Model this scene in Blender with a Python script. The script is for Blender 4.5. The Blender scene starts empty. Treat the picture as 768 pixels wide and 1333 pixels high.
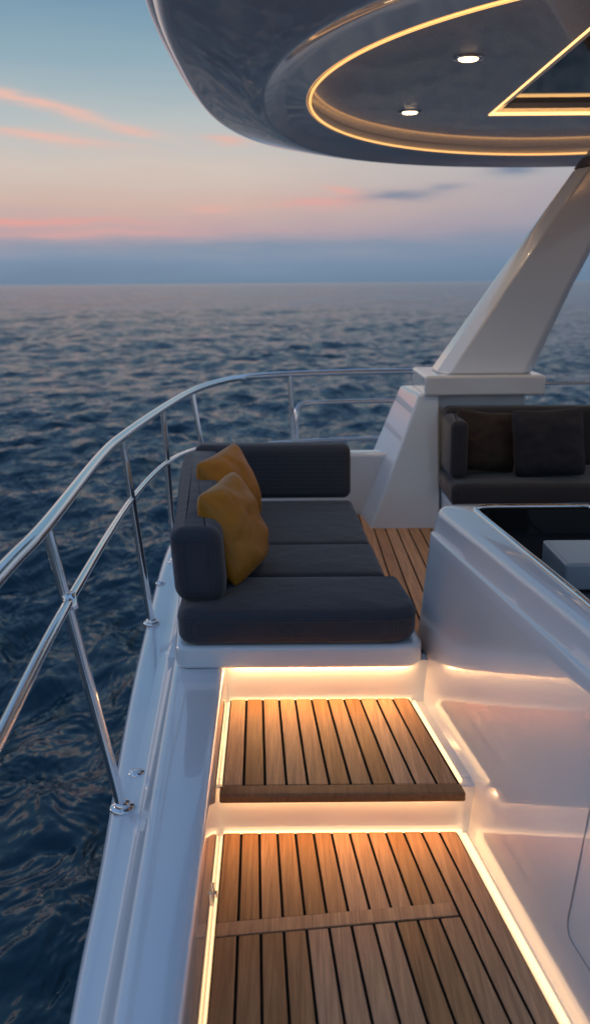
import bpy, bmesh, math, random
import numpy as np
from mathutils import Vector, Matrix, noise
random.seed(4); np.random.seed(4)
scene=bpy.context.scene
scene.view_settings.view_transform='Standard'
scene.view_settings.look='None'
scene.view_settings.exposure=0

def s2l(c):
    return tuple(((v/255)/12.92 if v/255<=0.04045 else ((v/255+0.055)/1.055)**2.4) for v in c)

# ---------------------------------------------------------------- materials
class NT:
    def __init__(s,tree): s.t=tree; s.n=tree.nodes; s.l=tree.links
    def new(s,ty,**kw):
        nd=s.n.new(ty)
        for k,v in kw.items(): setattr(nd,k,v)
        return nd
    def set(s,inp,v):
        if isinstance(v,bpy.types.NodeSocket): s.l.new(v,inp)
        elif v is not None:
            if isinstance(v,(tuple,list)) and inp.type=='RGBA' and len(v)==3: v=(*v,1)
            inp.default_value=v
    def m(s,op,a,b=None,c=None,clamp=False):
        nd=s.new('ShaderNodeMath',operation=op); nd.use_clamp=clamp
        s.set(nd.inputs[0],a)
        if b is not None: s.set(nd.inputs[1],b)
        if c is not None: s.set(nd.inputs[2],c)
        return nd.outputs[0]
    def mix(s,f,a,b,blend='MIX'):
        nd=s.new('ShaderNodeMix',data_type='RGBA',blend_type=blend)
        s.set(nd.inputs[0],f); s.set(nd.inputs[6],a); s.set(nd.inputs[7],b)
        return nd.outputs[2]
    def ramp(s,f,stops):
        nd=s.new('ShaderNodeValToRGB'); cr=nd.color_ramp
        while len(cr.elements)<len(stops): cr.elements.new(0.5)
        for e,(p,c) in zip(cr.elements,stops):
            e.position=p; e.color=(*c,1) if len(c)==3 else c
        s.set(nd.inputs[0],f); return nd.outputs[0]
    def noise(s,vec,scale,detail=4,rough=.5,dist=0):
        nd=s.new('ShaderNodeTexNoise'); nd.inputs['Scale'].default_value=scale
        nd.inputs['Detail'].default_value=detail; nd.inputs['Roughness'].default_value=rough
        nd.inputs['Distortion'].default_value=dist
        if vec is not None: s.l.new(vec,nd.inputs['Vector'])
        return nd.outputs[0]
    def mapping(s,vec,scale=(1,1,1),loc=(0,0,0),rot=(0,0,0)):
        nd=s.new('ShaderNodeMapping'); nd.inputs['Scale'].default_value=scale
        nd.inputs['Location'].default_value=loc; nd.inputs['Rotation'].default_value=rot
        s.l.new(vec,nd.inputs['Vector']); return nd.outputs[0]
    def bump(s,h,strength,dist,normal=None):
        nd=s.new('ShaderNodeBump'); nd.inputs['Strength'].default_value=strength
        nd.inputs['Distance'].default_value=dist; s.l.new(h,nd.inputs['Height'])
        if normal is not None: s.l.new(normal,nd.inputs['Normal'])
        return nd.outputs[0]

def mat(name):
    m=bpy.data.materials.new(name); m.use_nodes=True
    t=NT(m.node_tree); p=t.n['Principled BSDF']
    return m,t,p
def obco(t): return t.new('ShaderNodeTexCoord').outputs['Object']

def gelcoat(name,col,rough=.12,coat=.6,bump=.15,bs=2.2):
    m,t,p=mat(name); co=obco(t)
    n=t.noise(co,1.7,3); n2=t.noise(co,60,2)
    t.set(p.inputs['Base Color'],t.mix(n,tuple(c*.94 for c in col),col))
    t.set(p.inputs['Roughness'],t.m('MULTIPLY_ADD',n2,.08,rough-.04))
    p.inputs['Coat Weight'].default_value=coat; p.inputs['Coat Roughness'].default_value=.03
    t.set(p.inputs['Normal'],t.bump(t.noise(co,bs,2),bump,.02))
    return m
M_white=gelcoat('white_gelcoat',(.77,.805,.85),.22,1.0,.040)
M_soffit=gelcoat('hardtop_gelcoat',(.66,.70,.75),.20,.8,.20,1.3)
M_panel=gelcoat('ceiling_panel',(.72,.70,.68),.26,.5,.05)
M_seam=gelcoat('grey_gasket',(.30,.30,.31),.4,.0,.05)

def metal(name,col,rough):
    m,t,p=mat(name); p.inputs['Metallic'].default_value=1
    p.inputs['Base Color'].default_value=(*col,1)
    t.set(p.inputs['Roughness'],t.m('MULTIPLY_ADD',t.noise(obco(t),30,3),.06,rough))
    return m
M_chrome=metal('polished_steel',(.82,.82,.83),.05)
M_bronze=metal('bronze_collar',(.30,.22,.17),.3)

def wood(name,light,dark):
    m,t,p=mat(name); co=obco(t)
    at=t.new('ShaderNodeAttribute',attribute_name='pr').outputs['Fac']
    off=t.new('ShaderNodeCombineXYZ'); t.set(off.inputs[1],t.m('MULTIPLY',at,37.0)); t.set(off.inputs[0],t.m('MULTIPLY',at,3.1))
    va=t.new('ShaderNodeVectorMath',operation='ADD'); t.l.new(co,va.inputs[0]); t.l.new(off.outputs[0],va.inputs[1])
    v=va.outputs[0]
    g=t.noise(t.mapping(v,(60,2.2,60)),1,5,.6,.6)
    g2=t.noise(t.mapping(v,(220,7,220)),1,3,.6)
    g3=t.noise(t.mapping(v,(9,1.5,9)),1,2)
    f=t.m('ADD',t.m('MULTIPLY',g,.6),t.m('MULTIPLY',g2,.4))
    c=t.ramp(f,[(.34,dark),(.5,tuple((a+b)/2 for a,b in zip(light,dark))),(.64,light)])
    c=t.mix(t.m('MULTIPLY',g3,.45),c,tuple(x*.72 for x in light))
    hv=t.new('ShaderNodeHueSaturation'); t.l.new(c,hv.inputs['Color'])
    t.set(hv.inputs['Value'],t.m('MULTIPLY_ADD',at,.55,.76))
    t.set(hv.inputs['Saturation'],t.m('MULTIPLY_ADD',at,-.18,1.10))
    t.l.new(hv.outputs[0],p.inputs['Base Color'])
    t.set(p.inputs['Roughness'],t.m('MULTIPLY_ADD',g2,.25,.40))
    p.inputs['Specular IOR Level'].default_value=.35
    t.set(p.inputs['Normal'],t.bump(f,.6,.002))
    return m
M_teak=wood('teak',(.66,.36,.175),(.30,.14,.060))
M_teakd=wood('teak_trim',(.42,.21,.10),(.22,.10,.045))
m,t,p=mat('black_caulk'); t.set(p.inputs['Base Color'],t.mix(t.noise(obco(t),80),(.006,.005,.005),(.014,.012,.011))); p.inputs['Roughness'].default_value=.9; p.inputs['Specular IOR Level'].default_value=.1; M_caulk=m

def fabric(name,c1,c2,sc=420,wr=.55):
    m,t,p=mat(name); co=obco(t)
    w=t.new('ShaderNodeTexWave'); w.inputs['Scale'].default_value=sc/6; w.bands_direction='X'; t.l.new(co,w.inputs[0]); w.inputs['Distortion'].default_value=1
    w2=t.new('ShaderNodeTexWave'); w2.inputs['Scale'].default_value=sc/6; w2.bands_direction='Y'; t.l.new(co,w2.inputs[0]); w2.inputs['Distortion'].default_value=1
    wv=t.m('MULTIPLY',t.m('ADD',w.outputs['Fac'],w2.outputs['Fac']),.5)
    n=t.noise(co,sc*.5,2); big=t.noise(co,5,3)
    f=t.m('MULTIPLY_ADD',wv,.5,t.m('MULTIPLY',n,.5))
    c=t.mix(f,c1,c2); c=t.mix(t.m('MULTIPLY',big,.3),c,c1)
    t.l.new(c,p.inputs['Base Color']); p.inputs['Roughness'].default_value=.85
    p.inputs['Sheen Weight'].default_value=.25; p.inputs['Sheen Roughness'].default_value=.4
    b=t.bump(t.noise(co,7,3,.55,.4),wr,.02)
    t.set(p.inputs['Normal'],t.bump(f,.4,.0015,b))
    return m
M_char=fabric('charcoal_fabric',(.018,.022,.032),(.070,.078,.100),420,.5)
M_dark=fabric('dark_fabric',(.012,.012,.017),(.040,.042,.052))
M_navy=fabric('navy_fabric',(.007,.008,.014),(.020,.021,.034))
M_brown=fabric('brown_fabric',(.014,.009,.008),(.038,.024,.020))
M_navy.node_tree.nodes['Principled BSDF'].inputs['Sheen Weight'].default_value=.08
M_brown.node_tree.nodes['Principled BSDF'].inputs['Sheen Weight'].default_value=.10
M_must=fabric('mustard_fabric',(.34,.125,.005),(.60,.245,.014),300,.5)
pm=M_must.node_tree.nodes['Principled BSDF']; pm.inputs['Sheen Weight'].default_value=.06; pm.inputs['Roughness'].default_value=.5
m,t,p=mat('black_glass'); t.set(p.inputs['Base Color'],t.mix(t.noise(obco(t),3),(.012,.012,.014),(.02,.02,.022))); p.inputs['Roughness'].default_value=.05; p.inputs['Specular IOR Level'].default_value=.35; M_glass=m

def emis(name,col,st):
    m,t,p=mat(name)
    p.inputs['Base Color'].default_value=(.8,.7,.5,1)
    p.inputs['Emission Color'].default_value=(*col,1)
    p.inputs['Emission Strength'].default_value=st
    return m
M_led=emis('warm_led_diffuser',(1,.58,.27),2.2)
M_ledhot=emis('warm_led',(1,.52,.21),34)
M_ledroof=emis('amber_led',(1,.47,.14),1.5)
M_ledsky=emis('skylight_led',(1,.55,.20),2.2)
M_addglow=emis('added_panel_glow',(1,.50,.18),6)  # emitter for the added strip that warms the ceiling panel
M_lamp=emis('downlight_lamp',(1,.66,.34),7)

# ---------------------------------------------------------------- geometry helpers
def mkobj(name,verts,faces,material,smooth=True,angle=35,bevel=0,seg=3):
    me=bpy.data.meshes.new(name); me.from_pydata([tuple(v) for v in verts],[],faces)
    bm=bmesh.new(); bm.from_mesh(me); bmesh.ops.remove_doubles(bm,verts=bm.verts,dist=1e-5)
    bmesh.ops.recalc_face_normals(bm,faces=bm.faces); bm.to_mesh(me); bm.free()
    if smooth:
        me.shade_smooth(); me.set_sharp_from_angle(angle=math.radians(angle))
    me.materials.append(material)
    o=bpy.data.objects.new(name,me); scene.collection.objects.link(o)
    if bevel:
        b=o.modifiers.new('bevel','BEVEL'); b.width=bevel; b.segments=seg; b.limit_method='ANGLE'; b.angle_limit=math.radians(30); b.harden_normals=True
    return o
def group(name,parts):
    e=bpy.data.objects.new(name,None); scene.collection.objects.link(e); e.empty_display_size=.2
    for o in parts: o.parent=e
    return e
def box(name,x0,x1,y0,y1,z0,z1,mt,bevel=.01,seg=3):
    v=[(x0,y0,z0),(x1,y0,z0),(x1,y1,z0),(x0,y1,z0),(x0,y0,z1),(x1,y0,z1),(x1,y1,z1),(x0,y1,z1)]
    return hexa(name,v,mt,bevel,seg)
def hexa(name,v,mt,bevel=.01,seg=3):
    f=[(0,3,2,1),(4,5,6,7),(0,1,5,4),(1,2,6,5),(2,3,7,6),(3,0,4,7)]
    return mkobj(name,v,f,mt,bevel=bevel,seg=seg)
def catmull(pts,n=8,closed=False):
    P=[Vector(p) for p in pts]; out=[]; N=len(P)
    rng=range(N) if closed else range(N-1)
    for i in rng:
        if closed: a,b,c,d=P[i-1],P[i],P[(i+1)%N],P[(i+2)%N]
        else:
            b,c=P[i],P[i+1]; a=P[i-1] if i>0 else b*2-c; d=P[i+2] if i+2<N else c*2-b
        for k in range(n):
            s=k/n
            out.append(.5*((2*b)+(c-a)*s+(2*a-5*b+4*c-d)*s*s+(3*b-a-3*c+d)*s**3))
    if not closed: out.append(P[-1].copy())
    return out
def tube(name,pts,r,mt,seg=14,smooth=6,closed=False):
    P=catmull(pts,smooth,closed) if smooth and len(pts)>2 else [Vector(p) for p in pts]
    N=len(P); V=[];F=[]
    up=None
    for i,p_ in enumerate(P):
        if closed: tg=(P[(i+1)%N]-P[i-1]).normalized()
        else: tg=(P[min(i+1,N-1)]-P[max(i-1,0)]).normalized()
        if up is None:
            up=Vector((0,0,1)) if abs(tg.z)<.9 else Vector((0,1,0))
        up=(up-tg*up.dot(tg)).normalized(); sd=tg.cross(up)
        for k in range(seg):
            a=2*math.pi*k/seg; V.append(p_+(up*math.cos(a)+sd*math.sin(a))*r)
    for i in range(N if closed else N-1):
        for k in range(seg):
            j=(i+1)%N
            F.append((i*seg+k,i*seg+(k+1)%seg,j*seg+(k+1)%seg,j*seg+k))
    if not closed:
        F.append(tuple(range(seg))[::-1]); F.append(tuple((N-1)*seg+k for k in range(seg)))
    return mkobj(name,V,F,mt,angle=50)
def rpoly(pts,r,seg=6):
    P=[Vector(p) for p in pts]; n=len(P); out=[]
    for i in range(n):
        rr=r[i] if isinstance(r,(list,tuple)) else r
        a=(P[i-1]-P[i]); b=(P[(i+1)%n]-P[i]); la=a.length; lb=b.length; a=a/la; b=b/lb
        d=min(rr,la*.48,lb*.48)
        s=P[i]+a*d; e=P[i]+b*d
        for k in range(seg+1):
            u=k/seg; out.append((1-u)**2*s+2*u*(1-u)*P[i]+u*u*e)
    return out
def inset(poly,d):
    n=len(poly); out=[]; A=sum(poly[i].x*poly[(i+1)%n].y-poly[(i+1)%n].x*poly[i].y for i in range(n))
    sg=1 if A>0 else -1
    for i in range(n):
        a=poly[i-1]; b=poly[(i+1)%n]; t_=(b-a)
        if t_.length<1e-9: out.append(poly[i].copy()); continue
        t_.normalize(); nrm=Vector((-t_.y,t_.x))*sg
        out.append(poly[i]+nrm*d)
    return out
def loft(name,loops,mt,cap0=True,cap1=True,angle=35,bevel=0):
    n=len(loops[0]); V=[v for L in loops for v in L]; F=[]
    for i in range(len(loops)-1):
        for k in range(n):
            F.append((i*n+k,i*n+(k+1)%n,(i+1)*n+(k+1)%n,(i+1)*n+k))
    if cap0: F.append(tuple(range(n))[::-1])
    if cap1: F.append(tuple((len(loops)-1)*n+k for k in range(n)))
    return mkobj(name,V,F,mt,angle=angle,bevel=bevel)
def slab(name,outline,z0,z1,r,mt,dome=0,seg=6,lean=(0,0),angle=60):
    def P(L,z):
        f=(z-z0)/(z1-z0)
        return [(v.x+lean[0]*f,v.y+lean[1]*f,z) for v in L]
    loops=[]
    for k in range(seg+1):
        a=math.pi/2*k/seg; loops.append(P(inset(outline,r*(1-math.sin(a))),z0+r*(1-math.cos(a))))
    for f in (.35,.65): loops.append(P(outline,z0+r+(z1-z0-2*r)*f))
    for k in range(seg+1):
        a=math.pi/2*k/seg; loops.append(P(inset(outline,r*(1-math.cos(a))),z1-r+r*math.sin(a)))
    top=inset(outline,r)
    if dome:
        cx=sum(v.x for v in top)/len(top); cy=sum(v.y for v in top)/len(top); c=Vector((cx,cy))
        for s in (.93,.85,.72,.55,.35,.15):
            L=[c+(v-c)*s for v in top]
            loops.append([(v.x+lean[0],v.y+lean[1],z1+dome*(1-s**3)) for v in L])
    return loft(name,loops,mt,angle=angle)
def planks(name,xl,xr,ya,yb,n,z,gap,mt,th=.012,ch=.0018):
    V=[];F=[];R=[]
    for i in range(n):
        q=random.random()
        u0=i/n; u1=(i+1)/n
        def X(u,y,s): return xl(y)+(xr(y)-xl(y))*u+s*gap/2
        def corners(s):
            o=[]
            for (u,sg,fy,sy) in ((u0,1,ya,1),(u1,-1,ya,1),(u1,-1,yb,-1),(u0,1,yb,-1)):
                x=X(u,2.5,sg); y=fy(x); x=X(u,y,sg); y=fy(x)
                o.append((x+sg*s,y+sy*s))
            return o
        b=len(V); c0=corners(0); c1=corners(ch)
        V+= [(x,y,z-th) for x,y in c0]+[(x,y,z-ch) for x,y in c0]+[(x,y,z) for x,y in c1]
        fs=[(0,3,2,1),(8,9,10,11)]
        for l in (0,4):
            for k in range(4): fs.append((l+k,l+(k+1)%4,l+4+(k+1)%4,l+4+k))
        F+=[tuple(b+j for j in f) for f in fs]; R+=[q]*12
    me=bpy.data.meshes.new(name); me.from_pydata(V,[],F)
    at=me.attributes.new('pr','FLOAT','POINT'); at.data.foreach_set('value',R)
    me.materials.append(mt); me.update()
    o=bpy.data.objects.new(name,me); scene.collection.objects.link(o); return o
def cyl(name,c,r,h,mt,seg=28,axis=Vector((0,0,1)),bev=.003):
    a=axis.normalized(); u=a.orthogonal().normalized(); w=a.cross(u); c=Vector(c); L=[]
    for (rr,zz) in ((r,0),(r,h-bev),(r-bev,h)):
        L.append([c+a*zz+(u*math.cos(2*math.pi*k/seg)+w*math.sin(2*math.pi*k/seg))*rr for k in range(seg)])
    return loft(name,L,mt,angle=60)

# ---------------------------------------------------------------- sky (world)
w=bpy.data.worlds.new('sky'); scene.world=w; w.use_nodes=True
t=NT(w.node_tree); bg=t.n['Background']
gen=t.new('ShaderNodeTexCoord').outputs['Generated']
sx=t.new('ShaderNodeSeparateXYZ'); t.l.new(gen,sx.inputs[0]); X,Y,Z=sx.outputs
az=t.m('ARCTAN2',X,Y)
warp=t.noise(t.mapping(gen,(5,5,34)),1,5,.55)
warp2=t.noise(t.mapping(gen,(14,14,120)),1,4,.55)
el=t.m('ADD',Z,t.m('MULTIPLY_ADD',warp,.030,-.015))
stops=[(0,(110,133,156)),(.020,(120,143,168)),(.032,(140,151,172)),(.050,(184,163,169)),(.073,(206,178,169)),(.11,(208,194,185)),(.15,(184,191,192)),(.2,(148,173,186)),(.26,(114,150,174)),(.45,(120,154,193)),(1,(116,150,200))]
main=t.ramp(el,[(p_,s2l(c)) for p_,c in stops])
stops2=[(0,(104,127,153)),(.03,(112,133,160)),(.06,(134,148,171)),(.09,(154,158,174)),(.13,(158,168,180)),(.2,(136,158,174)),(.26,(108,142,168)),(.45,(118,150,190)),(1,(116,150,200))]
side=t.ramp(el,[(p_,s2l(c)) for p_,c in stops2])
fz=t.new('ShaderNodeMapRange'); t.set(fz.inputs[0],az); fz.inputs[1].default_value=-.05; fz.inputs[2].default_value=.42; fz.clamp=True
col=t.mix(fz.outputs[0],main,side)
def streak(col,a0,e0,slope,hw,hh,c,amt):
    da=t.m('SUBTRACT',az,a0)
    de=t.m('SUBTRACT',t.m('SUBTRACT',Z,e0),t.m('MULTIPLY',da,slope))
    de=t.m('ADD',de,t.m('MULTIPLY_ADD',warp2,hh*4,-hh*2))
    g=t.m('ADD',t.m('POWER',t.m('DIVIDE',t.m('ABSOLUTE',da),hw),2.0),t.m('POWER',t.m('DIVIDE',t.m('ABSOLUTE',de),hh),1.6))
    f=t.m('MULTIPLY',t.m('EXPONENT',t.m('MULTIPLY',g,-1.0)),amt,clamp=True)
    return t.mix(f,col,s2l(c))
col=streak(col,-.25,.166,-.23,.10,.0048,(236,188,172),.95)
col=streak(col,-.24,.136,-.09,.08,.0038,(232,186,172),.9)
col=streak(col,-.155,.143,-.05,.025,.0025,(230,184,172),.8)
col=streak(col,-.065,.135,-.08,.022,.003,(230,180,166),.85)
col=streak(col,-.29,.058,.0,.14,.005,(228,162,154),.9)
col=streak(col,-.20,.048,.02,.12,.003,(224,166,160),.6)
col=streak(col,-.08,.072,.0,.025,.004,(226,174,164),.7)
col=streak(col,.025,.078,.02,.045,.005,(222,166,160),.85)
col=streak(col,.05,.088,-.15,.02,.003,(226,170,162),.8)
col=streak(col,.105,.083,.03,.035,.0045,(116,131,156),.9)
col=streak(col,.15,.090,.05,.02,.003,(126,138,160),.6)
col=streak(col,.215,.103,.05,.022,.0045,(118,133,156),.9)
col=streak(col,-.02,.036,.0,.30,.006,(120,142,166),.5)
sk=t.new('ShaderNodeTexSky',sky_type='NISHITA'); sk.sun_disc=False; sk.sun_elevation=math.radians(2); sk.sun_rotation=math.radians(-60)
skc=t.mix(1.0,sk.outputs[0],(.004,.004,.004),'MULTIPLY')
col=t.mix(1.0,col,skc,'ADD')
t.l.new(col,bg.inputs['Color']); bg.inputs['Strength'].default_value=1.0

sun=bpy.data.lights.new('sun','SUN'); sun.energy=.25; sun.angle=math.radians(12); sun.color=(1,.74,.64)
so=bpy.data.objects.new('sun',sun); scene.collection.objects.link(so)
d=Vector((math.sin(math.radians(-60))*math.cos(math.radians(5)),math.cos(math.radians(-60))*math.cos(math.radians(5)),math.sin(math.radians(5))))
so.rotation_euler=d.to_track_quat('Z','Y').to_euler()

# ---------------------------------------------------------------- sea
def make_sea():
    SZ=-3.2
    r=np.concatenate([np.geomspace(3,6,40)[:-1],np.geomspace(6,200,700),np.geomspace(202,3000,330),np.geomspace(3100,60000,40)])
    th=np.concatenate([np.linspace(-.75,.62,700),np.linspace(.62,2*math.pi-.75,110)[1:-1]])
    R,T=np.meshgrid(r,th,indexing='ij')
    X=R*np.sin(T); Y=R*np.cos(T); H=np.zeros_like(X)
    lam=np.concatenate([np.geomspace(.28,6,64),np.geomspace(7,60,14)])
    sp=np.where(R<201,.0050*R,.0083*R)
    rng=np.random.RandomState(7)
    for L in lam:
        a=rng.normal(math.radians(-50),.65); k=2*math.pi/L
        slope=.28*math.sqrt(2)/8.4*(1.25 if .5<L<2.5 else .75)
        if L>6.5: slope*=.5
        amp=slope/k; wt=np.clip((L/sp-2.2)/3,0,1)
        ph=k*(X*math.sin(a)+Y*math.cos(a))+rng.uniform(0,6.28)
        H+=amp*wt*(np.sin(ph)+.28*np.cos(2*ph))
    G=.82+.25*np.sin(X*.11+.05*Y+1)*np.sin(Y*.07-X*.03)+.12*np.sin(X*.31-Y*.23)
    H*=G
    Zz=SZ+H
    nr,nt=X.shape
    co=np.stack([X,Y,Zz],-1).reshape(-1,3)
    co=np.vstack([co,[[0,0,SZ]]])
    i=np.arange(nr-1)[:,None]; j=np.arange(nt)[None,:]; j2=(j+1)%nt
    q=np.stack(np.broadcast_arrays(i*nt+j,(i+1)*nt+j,(i+1)*nt+j2,i*nt+j2),-1).reshape(-1,4)
    c=nr*nt; jj=np.arange(nt); tri=np.stack([np.full(nt,c),jj,(jj+1)%nt],-1)
    loops=np.concatenate([q.ravel(),tri.ravel()])
    ls=np.concatenate([np.arange(len(q))*4,len(q)*4+np.arange(nt)*3])
    me=bpy.data.meshes.new('sea'); me.vertices.add(len(co)); me.vertices.foreach_set('co',co.ravel().astype(np.float32))
    me.loops.add(len(loops)); me.loops.foreach_set('vertex_index',loops.astype(np.int32))
    me.polygons.add(len(ls)); me.polygons.foreach_set('loop_start',ls.astype(np.int32))
    me.update(calc_edges=True); me.validate()
    me.polygons.foreach_set('use_smooth',np.ones(len(me.polygons),dtype=bool))
    if me.polygons[1000].normal.z<0: me.flip_normals()
    o=bpy.data.objects.new('sea',me); scene.collection.objects.link(o)
    m,t,p=mat('sea_water'); cc=obco(t)
    p.inputs['IOR'].default_value=1.33; p.inputs['Roughness'].default_value=.10
    p.inputs['Specular IOR Level'].default_value=.42
    big=t.noise(cc,.05,2)
    t.set(p.inputs['Base Color'],t.mix(big,(.003,.030,.048),(.005,.042,.062)))
    b0=t.bump(t.noise(t.mapping(cc,(1,.6,1),rot=(0,0,.2)),.35,2,.55,.3),1.0,.95)
    b1=t.bump(t.noise(t.mapping(cc,(1,.55,1),rot=(0,0,.5)),1.4,3,.6,.5),1.0,.34,b0)
    b2=t.bump(t.noise(t.mapping(cc,(1,.6,1),rot=(0,0,-.4)),7,2,.6),1.0,.018,b1)
    t.l.new(b2,p.inputs['Normal'])
    me.materials.append(m)
make_sea()

# ---------------------------------------------------------------- yacht hull
CX=1.9
edge=catmull([(-.02,-2.5,0),(-.2,-1.2,0),(-.38,.3,0),(-.535,1.87,0),(-.585,2.5,0),(-.677,3.49,0),(-.745,4.4,0),(-.83,5.9,0),(-.78,6.8,0),(-.5,7.55,0),(.1,7.95,0),(1.0,8.12,0),(1.9,8.15,0)],6)
half=[(v.x,v.y) for v in edge]
full=half+[(2*CX-x,y) for x,y in reversed(half[:-1])]
hp=[Vector(p_) for p_ in full]
def hl(ins,z): return [(v.x,v.y,z) for v in inset(hp,ins)]
hull=loft('hull_shell',[hl(.55,-3.6),hl(.30,-2.6),hl(.12,-1.2),hl(.03,-.2),hl(0,.12),hl(0,.20),hl(.006,.232),hl(.022,.246),hl(.05,.25),hl(.26,.25)],M_white,cap0=True,cap1=False,angle=50)
rub=tube('rub_rail',[(v[0],v[1],.06) for v in hl(-.008,.06)][::4],.018,M_chrome,seg=8,smooth=2)
xi=lambda y: -.295+(3.7-y)*.022
xc=lambda y: -.50+(3.67-y)*.055
ys=[-2.0,-.5,1,2,3,3.72,4.4,5.2,5.85]
prof=lambda y:[(xc(y)-.10,.2505),(xc(y)-.062,.256),(xc(y)-.045,.268),(xc(y)-.012,.335),(xc(y)+.0,.346),(xc(y)+.02,.351),(xi(y)-.03,.353),(xi(y)-.012,.349),(xi(y)-.003,.340),(xi(y),.325),(xi(y)+.004,.12),(xi(y)+.004,-.06)]
V=[];F=[]
for y in ys: V+=[(x,y,z) for x,z in prof(y)]
n=12
for i in range(len(ys)-1):
    for k in range(n-1): F.append((i*n+k,i*n+k+1,(i+1)*n+k+1,(i+1)*n+k))
coam=mkobj('side_coaming',V,F,M_white,angle=60)
sole=box('step_well_floor',-.32,.95,.2,3.9,-.06,-.022,M_white,.002)
xw=lambda y:.50+(3.9-y)*.13
hexa_r1=hexa('riser_panel',[(-.30,3.085,-.05),(.66,3.085,-.05),(.66,3.15,-.05),(-.30,3.15,-.05),(-.30,3.085,.16),(.66,3.085,.16),(.66,3.15,.16),(-.30,3.15,.16)],M_white,.004)
st_floor=box('upper_well_floor',-.30,.70,3.15,3.80,.10,.165,M_white,.003)
r2=box('riser_panel_upper',-.30,.66,3.79,3.86,.10,.352,M_white,.003)
deckbase=box('aft_deck_base',-.55,4.3,3.86,7.2,.20,.345,M_white,.003)
bul=box('aft_bulwark',-.52,4.1,6.38,6.52,.34,.785,M_white,.03,4)
caps=[]
def deckcap(x,y,z,r):
    return [cyl('cap_ring',(x,y,z),r,.008,M_chrome),cyl('cap_centre',(x,y,z+.008),r*.62,.003,M_white,bev=.001)]
caps+=deckcap(-.555,3.03,.25,.028)+deckcap(-.765,5.2,.25,.026)
latch=[box('latch_plate',xi(2.6)+.004,xi(2.6)+.010,2.60,2.66,.03,.075,M_chrome,.002),box('latch_knob',xi(2.6)+.010,xi(2.6)+.02,2.62,2.64,.045,.06,M_chrome,.002)]
group('yacht_hull',[hull,rub,coam,sole,hexa_r1,st_floor,r2,deckbase,bul]+caps+latch)

# ---------------------------------------------------------------- teak platforms
L1=lambda y:xi(y)+.018
R1=lambda y:xw(y)-.045
Rb=lambda y:R1(y)-.125
crossN=lambda x:2.50+.12*(x+.24)
crossF=lambda x:crossN(x)+.062
g=.009
a=planks('planks_far',L1,Rb,lambda x:crossF(x)+.004,lambda x:3.056,11,0,g,M_teak)
b=planks('planks_near',L1,Rb,lambda x:.6,lambda x:crossN(x)-.004,11,0,g,M_teak)
c=planks('planks_border',Rb,R1,lambda x:.6,lambda x:3.056,2,0,g,M_teak)
def board(name,pts,z0,z1,mt,bev,q=.4):
    o=hexa(name,[(x,y,z0) for x,y in pts]+[(x,y,z1) for x,y in pts],mt,bev)
    at=o.data.attributes.new('pr','FLOAT','POINT'); at.data.foreach_set('value',[q]*len(o.data.vertices)); return o
d_=board('cross_board',[(L1(2.5)+.004,crossN(-.24)),(Rb(2.6)-.005,crossN(.53)),(Rb(2.66)-.005,crossF(.53)),(L1(2.56)+.004,crossF(-.24))],-.012,.0015,M_teak,.002,.75)
e_=hexa('caulk_bed',[(L1(.6),.6,-.020),(R1(.6),.6,-.020),(R1(3.05),3.056,-.020),(L1(3.05),3.056,-.020),(L1(.6),.6,-.004),(R1(.6),.6,-.004),(R1(3.05),3.056,-.004),(L1(3.05),3.056,-.004)],M_caulk,0)
group('teak_platform',[a,b,c,d_,e_])
Z1=.19
a=planks('tread_planks',L1,R1,lambda x:3.055,lambda x:3.766,11,Z1,.010,M_teak)
b=board('nosing_board',[(L1(3)-.006,2.985),(R1(3)+.008,2.985),(R1(3.05)+.008,3.052),(L1(3.05)-.006,3.052)],Z1-.034,Z1+.001,M_teakd,.008,.3)
e_=hexa('caulk_bed',[(L1(3),3.04,.166),(R1(3),3.04,.166),(R1(3.75),3.766,.166),(L1(3.75),3.766,.166),(L1(3),3.04,Z1-.004),(R1(3),3.04,Z1-.004),(R1(3.75),3.766,Z1-.004),(L1(3.75),3.766,Z1-.004)],M_caulk,0)
group('teak_step',[a,b,e_])
a=planks('deck_planks',lambda y:.36,lambda y:4.0,lambda x:3.90,lambda x:6.36,50,.362,.008,M_teak)
e_=box('caulk_bed',.35,4.02,3.88,6.37,.3452,.358,M_caulk,0)
group('teak_deck',[a,e_])

# ---------------------------------------------------------------- LED strips of the steps
def strip(name,a,b,wd,ht,mt=M_led):
    a=Vector(a); b=Vector(b); t_=(b-a).normalized(); s=Vector((0,0,1)).cross(t_).normalized()*wd/2; h=Vector((0,0,ht))
    return hexa(name,[a-s,b-s,b+s,a+s,a-s+h,b-s+h,b+s+h,a+s+h],mt,0)
S=[]
S.append(strip('riser_foot_strip',(L1(3),3.071,-.018),(R1(3.05)+.02,3.071,-.018),.010,.013))
S.append(strip('nosing_strip',(L1(3)+.01,3.066,.144),(R1(3)-.01,3.066,.144),.010,.008,M_ledhot))
S.append(strip('side_strip_right',(xw(.8)-.022,.8,-.018),(xw(3.05)-.022,3.05,-.018),.016,.014))
S.append(strip('side_strip_left',(xi(.8)+.011,.8,-.018),(xi(3.05)+.011,3.05,-.018),.004,.010))
S.append(strip('tread_side_right',(xw(3.1)-.024,3.10,.168),(xw(3.76)-.024,3.76,.168),.010,.012))
S.append(strip('tread_side_left',(xi(3.1)+.011,3.10,.168),(xi(3.76)+.011,3.76,.168),.004,.010))
S.append(strip('tread_back_strip',(L1(3.76),3.778,.168),(R1(3.76)+.01,3.778,.168),.009,.014))
S.append(strip('under_sofa_strip',(L1(3.76)+.01,3.772,.334),(R1(3.76)-.0,3.772,.334),.012,.010,M_ledhot))
group('led_strip',S)

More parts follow.
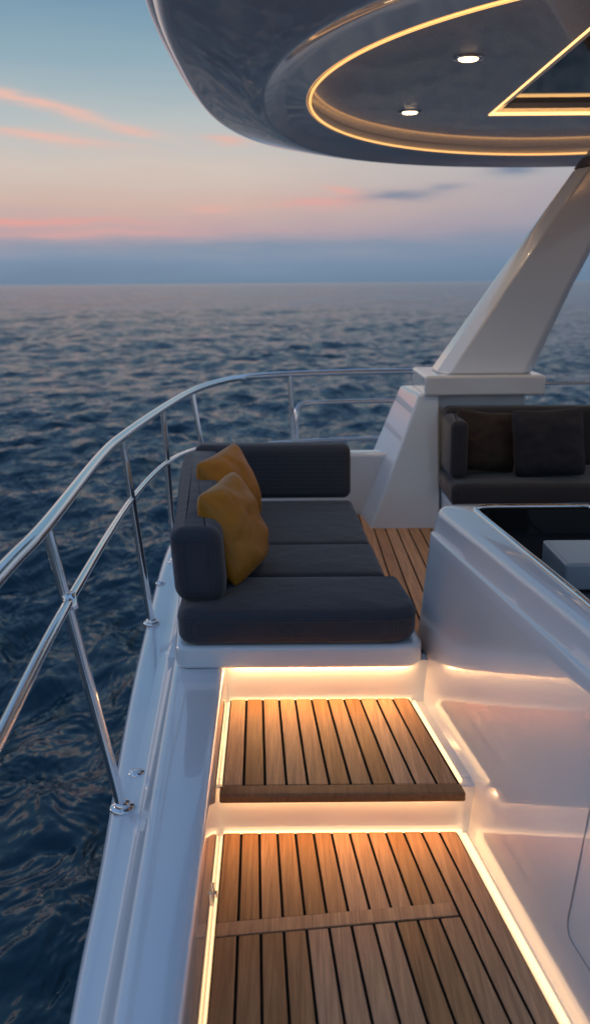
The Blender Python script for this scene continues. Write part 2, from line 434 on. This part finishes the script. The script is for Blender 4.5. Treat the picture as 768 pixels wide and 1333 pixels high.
# ---------------------------------------------------------------- sofa (port)
def rp(pts,r,seg=7): return rpoly(pts,r,seg)
base_out=rp([(-.495,3.70),(.530,3.70),(.50,4.2),(.42,4.8),(.40,6.02),(-.68,6.02),(-.62,5.0)],[.06,.10,.2,.3,.05,.15,.5])
plinth=slab('plinth',rp([(-.50,3.795),(.47,3.795),(.36,4.8),(.34,6.0),(-.62,6.0),(-.57,5.0)],.03),.26,.36,.01,M_white)
lip=slab('moulded_base',base_out,.352,.452,.022,M_white)
c1o=rp([(-.485,3.69),(.515,3.69),(.47,4.20),(-.50,4.20)],[.09,.17,.03,.02])
c1=slab('seat_cushion_1',c1o,.455,.605,.045,M_char,dome=.014)
c2=slab('seat_cushion_2',rp([(-.50,4.206),(.415,4.206),(.395,4.745),(-.54,4.745)],.03),.455,.605,.035,M_char,dome=.010)
c3=slab('seat_cushion_3',rp([(-.54,4.751),(.390,4.751),(.350,5.76),(-.60,5.76)],.03),.455,.605,.035,M_char,dome=.010)
bl=[(-.500,3.79),(-.285,3.79),(-.31,4.4),(-.37,5.1),(-.43,5.75),(-.655,5.75),(-.61,5.1),(-.53,4.3)]
c4=slab('side_backrest',rp(bl,[.08,.08,.4,.4,.04,.10,.4,.4]),.60,.925,.065,M_char,lean=(-.02,0))
c5=slab('rear_backrest',rp([(-.62,5.76),(.345,5.76),(.345,5.95),(-.62,5.95)],[.05,.05,.05,.10]),.605,.93,.05,M_char,lean=(0,.06))
pip=[]
def piping(outl,z,off=.001):
    L=inset(outl,-off); return tube('piping',[(v.x,v.y,z) for v in L][::1],.0035,M_char,seg=6,smooth=0,closed=True)
pip.append(piping(c1o,.562,.0))
group('deck_sofa',[plinth,lip,c1,c2,c3,c4,c5]+pip)

def pillow(name,center,normal,upv,size,thick,mt,seed=0,sag=.0,roll=0):
    N=26; V=[];F=[]; nrm=Vector(normal).normalized(); up=Vector(upv); up=(up-nrm*up.dot(nrm)).normalized(); sd=up.cross(nrm)
    C=Vector(center); idx={}
    for side in (1,-1):
        for i in range(N+1):
            for j in range(N+1):
                u=-1+2*i/N; v=-1+2*j/N
                e=max(0,(1-abs(u)**3))*max(0,(1-abs(v)**3))
                h=thick/2*e**.58
                x=u*size/2*(1-.035*(1-v*v)*abs(u)**3)*(1-.085*(u*v)**6); y=v*size/2*(1-.035*(1-u*u)*abs(v)**3)*(1-.085*(u*v)**6)
                wr=noise.noise(Vector((u*2.1+seed,v*2.1,side*3.3)))*.020*e**.4+noise.noise(Vector((u*5+seed,v*4,side)))*.010*e**.3
                wr-=.006*math.exp(-((abs(u)-abs(v))**2)*40)*min(1,(abs(u)*abs(v))*1.5)*(e>0)
                y-=sag*(1-u*u)*(v>0)*v
                idx[(side,i,j)]=len(V)
                V.append(C+sd*x+up*y+nrm*side*(h+ (wr if e>0 else 0)))
    for side in (1,-1):
        for i in range(N):
            for j in range(N):
                F.append((idx[(side,i,j)],idx[(side,i+1,j)],idx[(side,i+1,j+1)],idx[(side,i,j+1)]))
    o=mkobj(name,V,F,mt,angle=80)
    s=o.modifiers.new('sub','SUBSURF'); s.levels=1; s.render_levels=1
    return o
pillow('throw_pillow',(-.275,4.20,.832),(.90,-.30,.34),(-.36,.04,.9),.46,.20,M_must,1,.008)
pillow('throw_pillow',(-.345,5.00,.832),(.84,-.42,.30),(-.34,.04,.9),.45,.19,M_must,5,.008)

# ---------------------------------------------------------------- guard rail
top=[(-.35,-1.2,1.19),(-.58,.0,1.19),(-.70,1.2,1.19),(-.745,2.32,1.19),(-.755,2.82,1.19),(-.82,4.0,1.19),(-.822,4.6,1.19),(-.77,5.63,1.19),(-.69,6.55,1.19),(-.56,7.15,1.19),(-.384,7.5,1.19),(-.025,7.74,1.19),(.5,7.88,1.19),(1.08,7.94,1.19),(1.9,7.96,1.19)]
G=[tube('top_rail',top,.0235,M_chrome,seg=18,smooth=8)]
mid=[(-.30,-1.2,.91),(-.50,.0,.91),(-.60,1.0,.91),(-.655,1.94,.93),(-.695,2.81,.955),(-.79,4.54,.885),(-.75,5.63,.87),(-.655,6.5,.80),(-.50,7.2,.70),(-.30,7.5,.66),(.1,7.72,.65),(1.0,7.9,.65),(1.9,7.92,.65)]
G.append(tube('mid_rail',mid,.016,M_chrome,seg=14,smooth=8))
G.append(tube('aft_rail',[(.02,7.60,.30),(.02,7.62,.85),(.03,7.66,.93),(.12,7.70,.96),(.6,7.78,.965),(1.1,7.8,.965),(1.9,7.82,.965)],.018,M_chrome,seg=12,smooth=8))
def stan(b,t_,r=.018):
    G.append(tube('stanchion',[b,t_],r,M_chrome,seg=14,smooth=0))
    G.append(cyl('stanchion_foot',(b[0],b[1],b[2]+.001),.040,.009,M_chrome))
    G.append(cyl('stanchion_collar',(b[0],b[1],b[2]+.009),.026,.016,M_chrome))
stan((-.565,2.80,.25),(-.752,2.82,1.185)); stan((-.72,4.54,.25),(-.82,4.54,1.185),.018)
stan((-.735,5.63,.25),(-.77,5.63,1.185),.018); stan((-.555,6.5,.25),(-.692,6.55,1.185),.018)
stan((.0,7.70,.25),(-.03,7.735,1.185),.021); stan((1.06,7.9,.25),(1.06,7.94,1.185),.018); stan((-.44,.9,.25),(-.67,.9,1.185))
G.append(cyl('rail_joint',(-.688,2.81,.93),.022,.05,M_chrome,axis=Vector((-.18,.02,1))))
group('guard_rail',G)

# ---------------------------------------------------------------- hardtop
N=160
def sel(cx,cy,a,b,nn,z,k0=0):
    out=[]
    for k in range(N):
        th=2*math.pi*k/N; c=math.cos(th); s=math.sin(th)
        rr=(abs(c)**nn+abs(s)**nn)**(-1/nn)
        out.append((cx+a*rr*c,cy+b*rr*s,z))
    return out
def lerpL(A,B,f,z): return [(a_[0]+(b_[0]-a_[0])*f,a_[1]+(b_[1]-a_[1])*f,z) for a_,b_ in zip(A,B)]
outer=sel(1.9,4.9,2.39,3.35,2.9,2.85); led=sel(1.9,5.6,1.81,2.40,2.0,2.88)
def grow(d,z): return sel(1.9,4.9,2.39+d,3.35+d,2.9,z)
shell=[grow(-.6,3.16),grow(-.15,3.14),grow(.02,3.09),grow(.075,3.02),grow(.085,2.96),grow(.07,2.925),grow(.045,2.915),grow(.040,2.895),grow(.02,2.862),grow(0,2.85),grow(-.03,2.846),lerpL(outer,led,.12,2.834),lerpL(outer,led,.40,2.800),lerpL(outer,led,.58,2.786),lerpL(outer,led,.60,2.787),lerpL(outer,led,.615,2.791),lerpL(outer,led,.66,2.812),lerpL(outer,led,.80,2.846),lerpL(outer,led,.97,2.862),lerpL(outer,led,.985,2.865),lerpL(outer,led,.99,2.872),lerpL(outer,led,.99,2.925),lerpL(outer,led,.96,2.93)]
sh=loft('roof_shell',shell,M_soffit,cap0=True,cap1=False,angle=50)
def rect(cx,cy,a,b,z):
    out=[]
    for k in range(N):
        th=2*math.pi*k/N; c=math.cos(th); s=math.sin(th); mm=max(abs(c),abs(s)); out.append((cx+a*c/mm,cy+b*s/mm,z))
    return out
rc=(1.98,4.98)
ledp=sel(1.9,5.6,1.84,2.43,2.0,2.928)
pan=loft('ceiling_panel',[ledp,rect(*rc,.76,1.58,2.930),rect(*rc,.735,1.555,2.930),rect(*rc,.735,1.555,2.955),rect(*rc,.66,1.48,2.957),rect(*rc,.66,1.48,3.00)],M_panel,cap0=False,cap1=False,angle=30)
gl=box('skylight_glass',rc[0]-.67,rc[0]+.67,rc[1]-1.49,rc[1]+1.49,2.99,3.01,M_glass,0)
ls=tube('amber_led_strip',[(x,y,2.869) for x,y,z in sel(1.9,5.6,1.800,2.390,2.0,0)],.0065,M_ledroof,seg=8,smooth=0,closed=True)
addglow=tube('added_glow_strip',[(x,y,2.905) for x,y,z in sel(1.9,5.6,1.822,2.412,2.0,0)],.006,M_addglow,seg=6,smooth=0,closed=True)  # added second strip behind the lip, only to make the ceiling panel glow
q=[(rc[0]-.726,rc[1]-1.546,2.936),(rc[0]-.726,rc[1]+1.546,2.936),(rc[0]+.726,rc[1]+1.546,2.936),(rc[0]+.726,rc[1]-1.546,2.936)]
sk_=[tube('skylight_strip',[q[i],q[(i+1)%4]],.010,M_ledsky,seg=8,smooth=0) for i in range(4)]
parts=[sh,pan,gl,ls,addglow]+sk_
group('hardtop_roof',parts)
for (x,y) in ((.833,4.90),(.73,6.36),(2.9,4.9),(3.0,6.36)):
    ring=[]
    for rr,zz in ((.040,2.929),(.072,2.929),(.075,2.925),(.070,2.921),(.050,2.9195),(.046,2.922),(.044,2.928)):
        ring.append([(x+rr*math.cos(2*math.pi*k/32),y+rr*math.sin(2*math.pi*k/32),zz) for k in range(32)])
    a=loft('bezel',ring,M_chrome,False,False,angle=50)
    b=cyl('lamp_lens',(x,y,2.9225),.047,.007,M_lamp,axis=Vector((0,0,-1)),bev=.004)
    group('downlight',[a,b])
    li=bpy.data.lights.new('spot','SPOT'); li.energy=18; li.color=(1,.72,.45); li.spot_size=math.radians(110); li.spot_blend=.6; li.shadow_soft_size=.04
    lo=bpy.data.objects.new('downlight_beam',li); scene.collection.objects.link(lo); lo.location=(x,y,2.905); lo.parent=b.parent

# ---------------------------------------------------------------- arch support
foot=hexa('buttress',[(.48,5.98,.345),(.93,5.98,.345),(.93,6.78,.345),(.40,6.78,.345),(.80,6.16,1.20),(.93,6.16,1.20),(.93,6.72,1.20),(.74,6.72,1.20)],M_white,.018,4)
pil=box('pillar_block',.90,1.50,6.22,6.75,.345,1.19,M_white,.02)
cap=box('cap_block',.83,1.60,6.12,6.80,1.19,1.32,M_white,.02,4)
def sec(x0,x1,y0,y1,z,ch=.10):
    w_=x1-x0
    return [(x0+ch*w_*1.2,y0,z),(x1-ch*w_,y0,z),(x1,y0+.06,z),(x1,y1-.06,z),(x1-ch*w_,y1,z),(x0+ch*w_*1.2,y1,z),(x0,y1-.08,z),(x0,y0+.12,z)]
leg=loft('arch_leg',[sec(.93,1.54,6.22,6.68,1.32),sec(1.31,1.80,6.28,6.63,1.88),sec(1.695,2.08,6.31,6.60,2.43),sec(1.815,2.17,6.31,6.60,2.60)],M_white,angle=20,bevel=.015)
col_=loft('leg_collar',[sec(1.81,2.175,6.30,6.61,2.60),sec(1.86,2.22,6.30,6.61,2.67)],M_bronze,angle=20)
leg2=loft('leg_head',[sec(1.865,2.215,6.31,6.60,2.67),sec(2.03,2.36,6.31,6.60,2.87)],M_white,angle=20)
rr=tube('grab_rail',[(1.5,6.45,1.17),(1.62,6.42,1.235),(1.8,6.40,1.24),(3.2,6.40,1.24)],.012,M_chrome,smooth=6)
group('arch_support',[foot,pil,cap,leg,col_,leg2,rr])

# ---------------------------------------------------------------- second sofa
b0=slab('moulded_base',rp([(.935,5.50),(3.3,5.50),(3.3,6.21),(.935,6.21)],.03),.361,.60,.02,M_white)
s0=slab('seat_cushion',rp([(.92,5.50),(3.28,5.50),(3.28,6.05),(.92,6.05)],.05),.605,.745,.04,M_dark,dome=.008)
s1=slab('backrest',rp([(.95,6.02),(3.25,6.02),(3.25,6.18),(.95,6.18)],.05),.75,1.13,.045,M_dark)
s2=slab('armrest',rp([(.925,5.62),(1.03,5.62),(1.03,6.01),(.925,6.01)],.04),.75,1.10,.04,M_dark)
group('deck_sofa',[b0,s0,s1,s2])
pillow('throw_pillow',(1.17,5.84,.950),(.22,-1,.30),(.07,.2,1),.40,.17,M_brown,9,.015)
pillow('throw_pillow',(1.53,5.73,.955),(-.14,-1,.34),(-.03,.2,1),.44,.19,M_navy,13,.015)

# ---------------------------------------------------------------- bar cabinet
YF=4.05
def cout(z,ins,xoff):
    f=max(0,min(1,(z+.05)/.89))
    xb=lambda y:(.50+(3.9-y)*.13)*(1-f)+(.59+(3.9-y)*.14)*f+xoff
    pts=[(xb(.8)+ins*0,.8+ins),(2.1-ins,.8+ins),(2.1-ins,YF-ins),(xb(YF)+0,YF-ins)]
    return [(v.x,v.y,z) for v in rpoly(pts,[.05,.05,.08,.09],8)]
gx=lambda y:.735+(3.95-y)*.094
def gout(z,d=0):
    pts=[(gx(1.5)+d,1.5+d),(1.62-d,1.5+d),(1.62-d,3.93-d),(gx(3.93)+d,3.93-d)]
    return [(v.x,v.y,z) for v in rpoly(pts,[.06,.06,.14,.10],8)]
loops=[cout(-.05,0,0),cout(.10,0,0),cout(.45,0,0),cout(.80,0,0),cout(.850,0,.0),cout(.856,.003,.006),cout(.862,.008,.012),cout(.93,.016,.022),cout(.955,.022,.032),cout(.970,.034,.048),cout(.976,.05,.065),gout(.977,-.012),gout(.977,0)]
cab=loft('cabinet_body',loops,M_white,cap0=True,cap1=False,angle=60)
liner=loft('well_liner',[gout(.976,.001),gout(.86,.004)],M_glass,cap0=False,cap1=False)
gf=loft('black_glass_top',[gout(.860,-.0),gout(.863,-.0)],M_glass)
rim=tube('chrome_rim',gout(.979,.0),.013,M_chrome,seg=10,smooth=0,closed=True)
M_sink=gelcoat('grey_gelcoat',(.42,.42,.44),.3,.3,.02)
inb=[box('sink_box',.92,1.12,3.14,3.46,.864,.962,M_sink,.012)]
bar=tube('hinge_bar',[(1.22,3.86,.985),(1.23,3.80,1.01),(1.24,3.4,1.015),(1.26,3.0,1.015),(1.26,2.94,.985)],.010,M_chrome,smooth=6)
def facex(y,z):
    f=(z+.05)/.89; return (.50+(3.9-y)*.13)*(1-f)+(.59+(3.9-y)*.14)*f
seam=rpoly([(2.30,.16),(2.30,.76),(1.2,.76),(1.2,.16)],.05,6)
sm=tube('door_gasket',[(facex(v.x,v.y)-.0002,v.x,v.y) for v in seam],.0018,M_seam,seg=6,smooth=0,closed=True)
group('bar_cabinet',[cab,liner,gf,rim,bar,sm]+inb)

# ---------------------------------------------------------------- camera
cam=bpy.data.cameras.new('camera'); co=bpy.data.objects.new('camera',cam); scene.collection.objects.link(co)
cam.sensor_fit='VERTICAL'; cam.sensor_height=36; cam.sensor_width=36; cam.lens=33.76
cam.clip_end=200000; cam.clip_start=.05
co.matrix_world=Matrix.Translation((0,0,1.9))@Matrix.Rotation(math.radians(76.59),4,'X')@Matrix.Rotation(math.radians(-.45),4,'Z')
cam.dof.use_dof=True; cam.dof.focus_distance=3.7; cam.dof.aperture_fstop=2.3
scene.camera=co
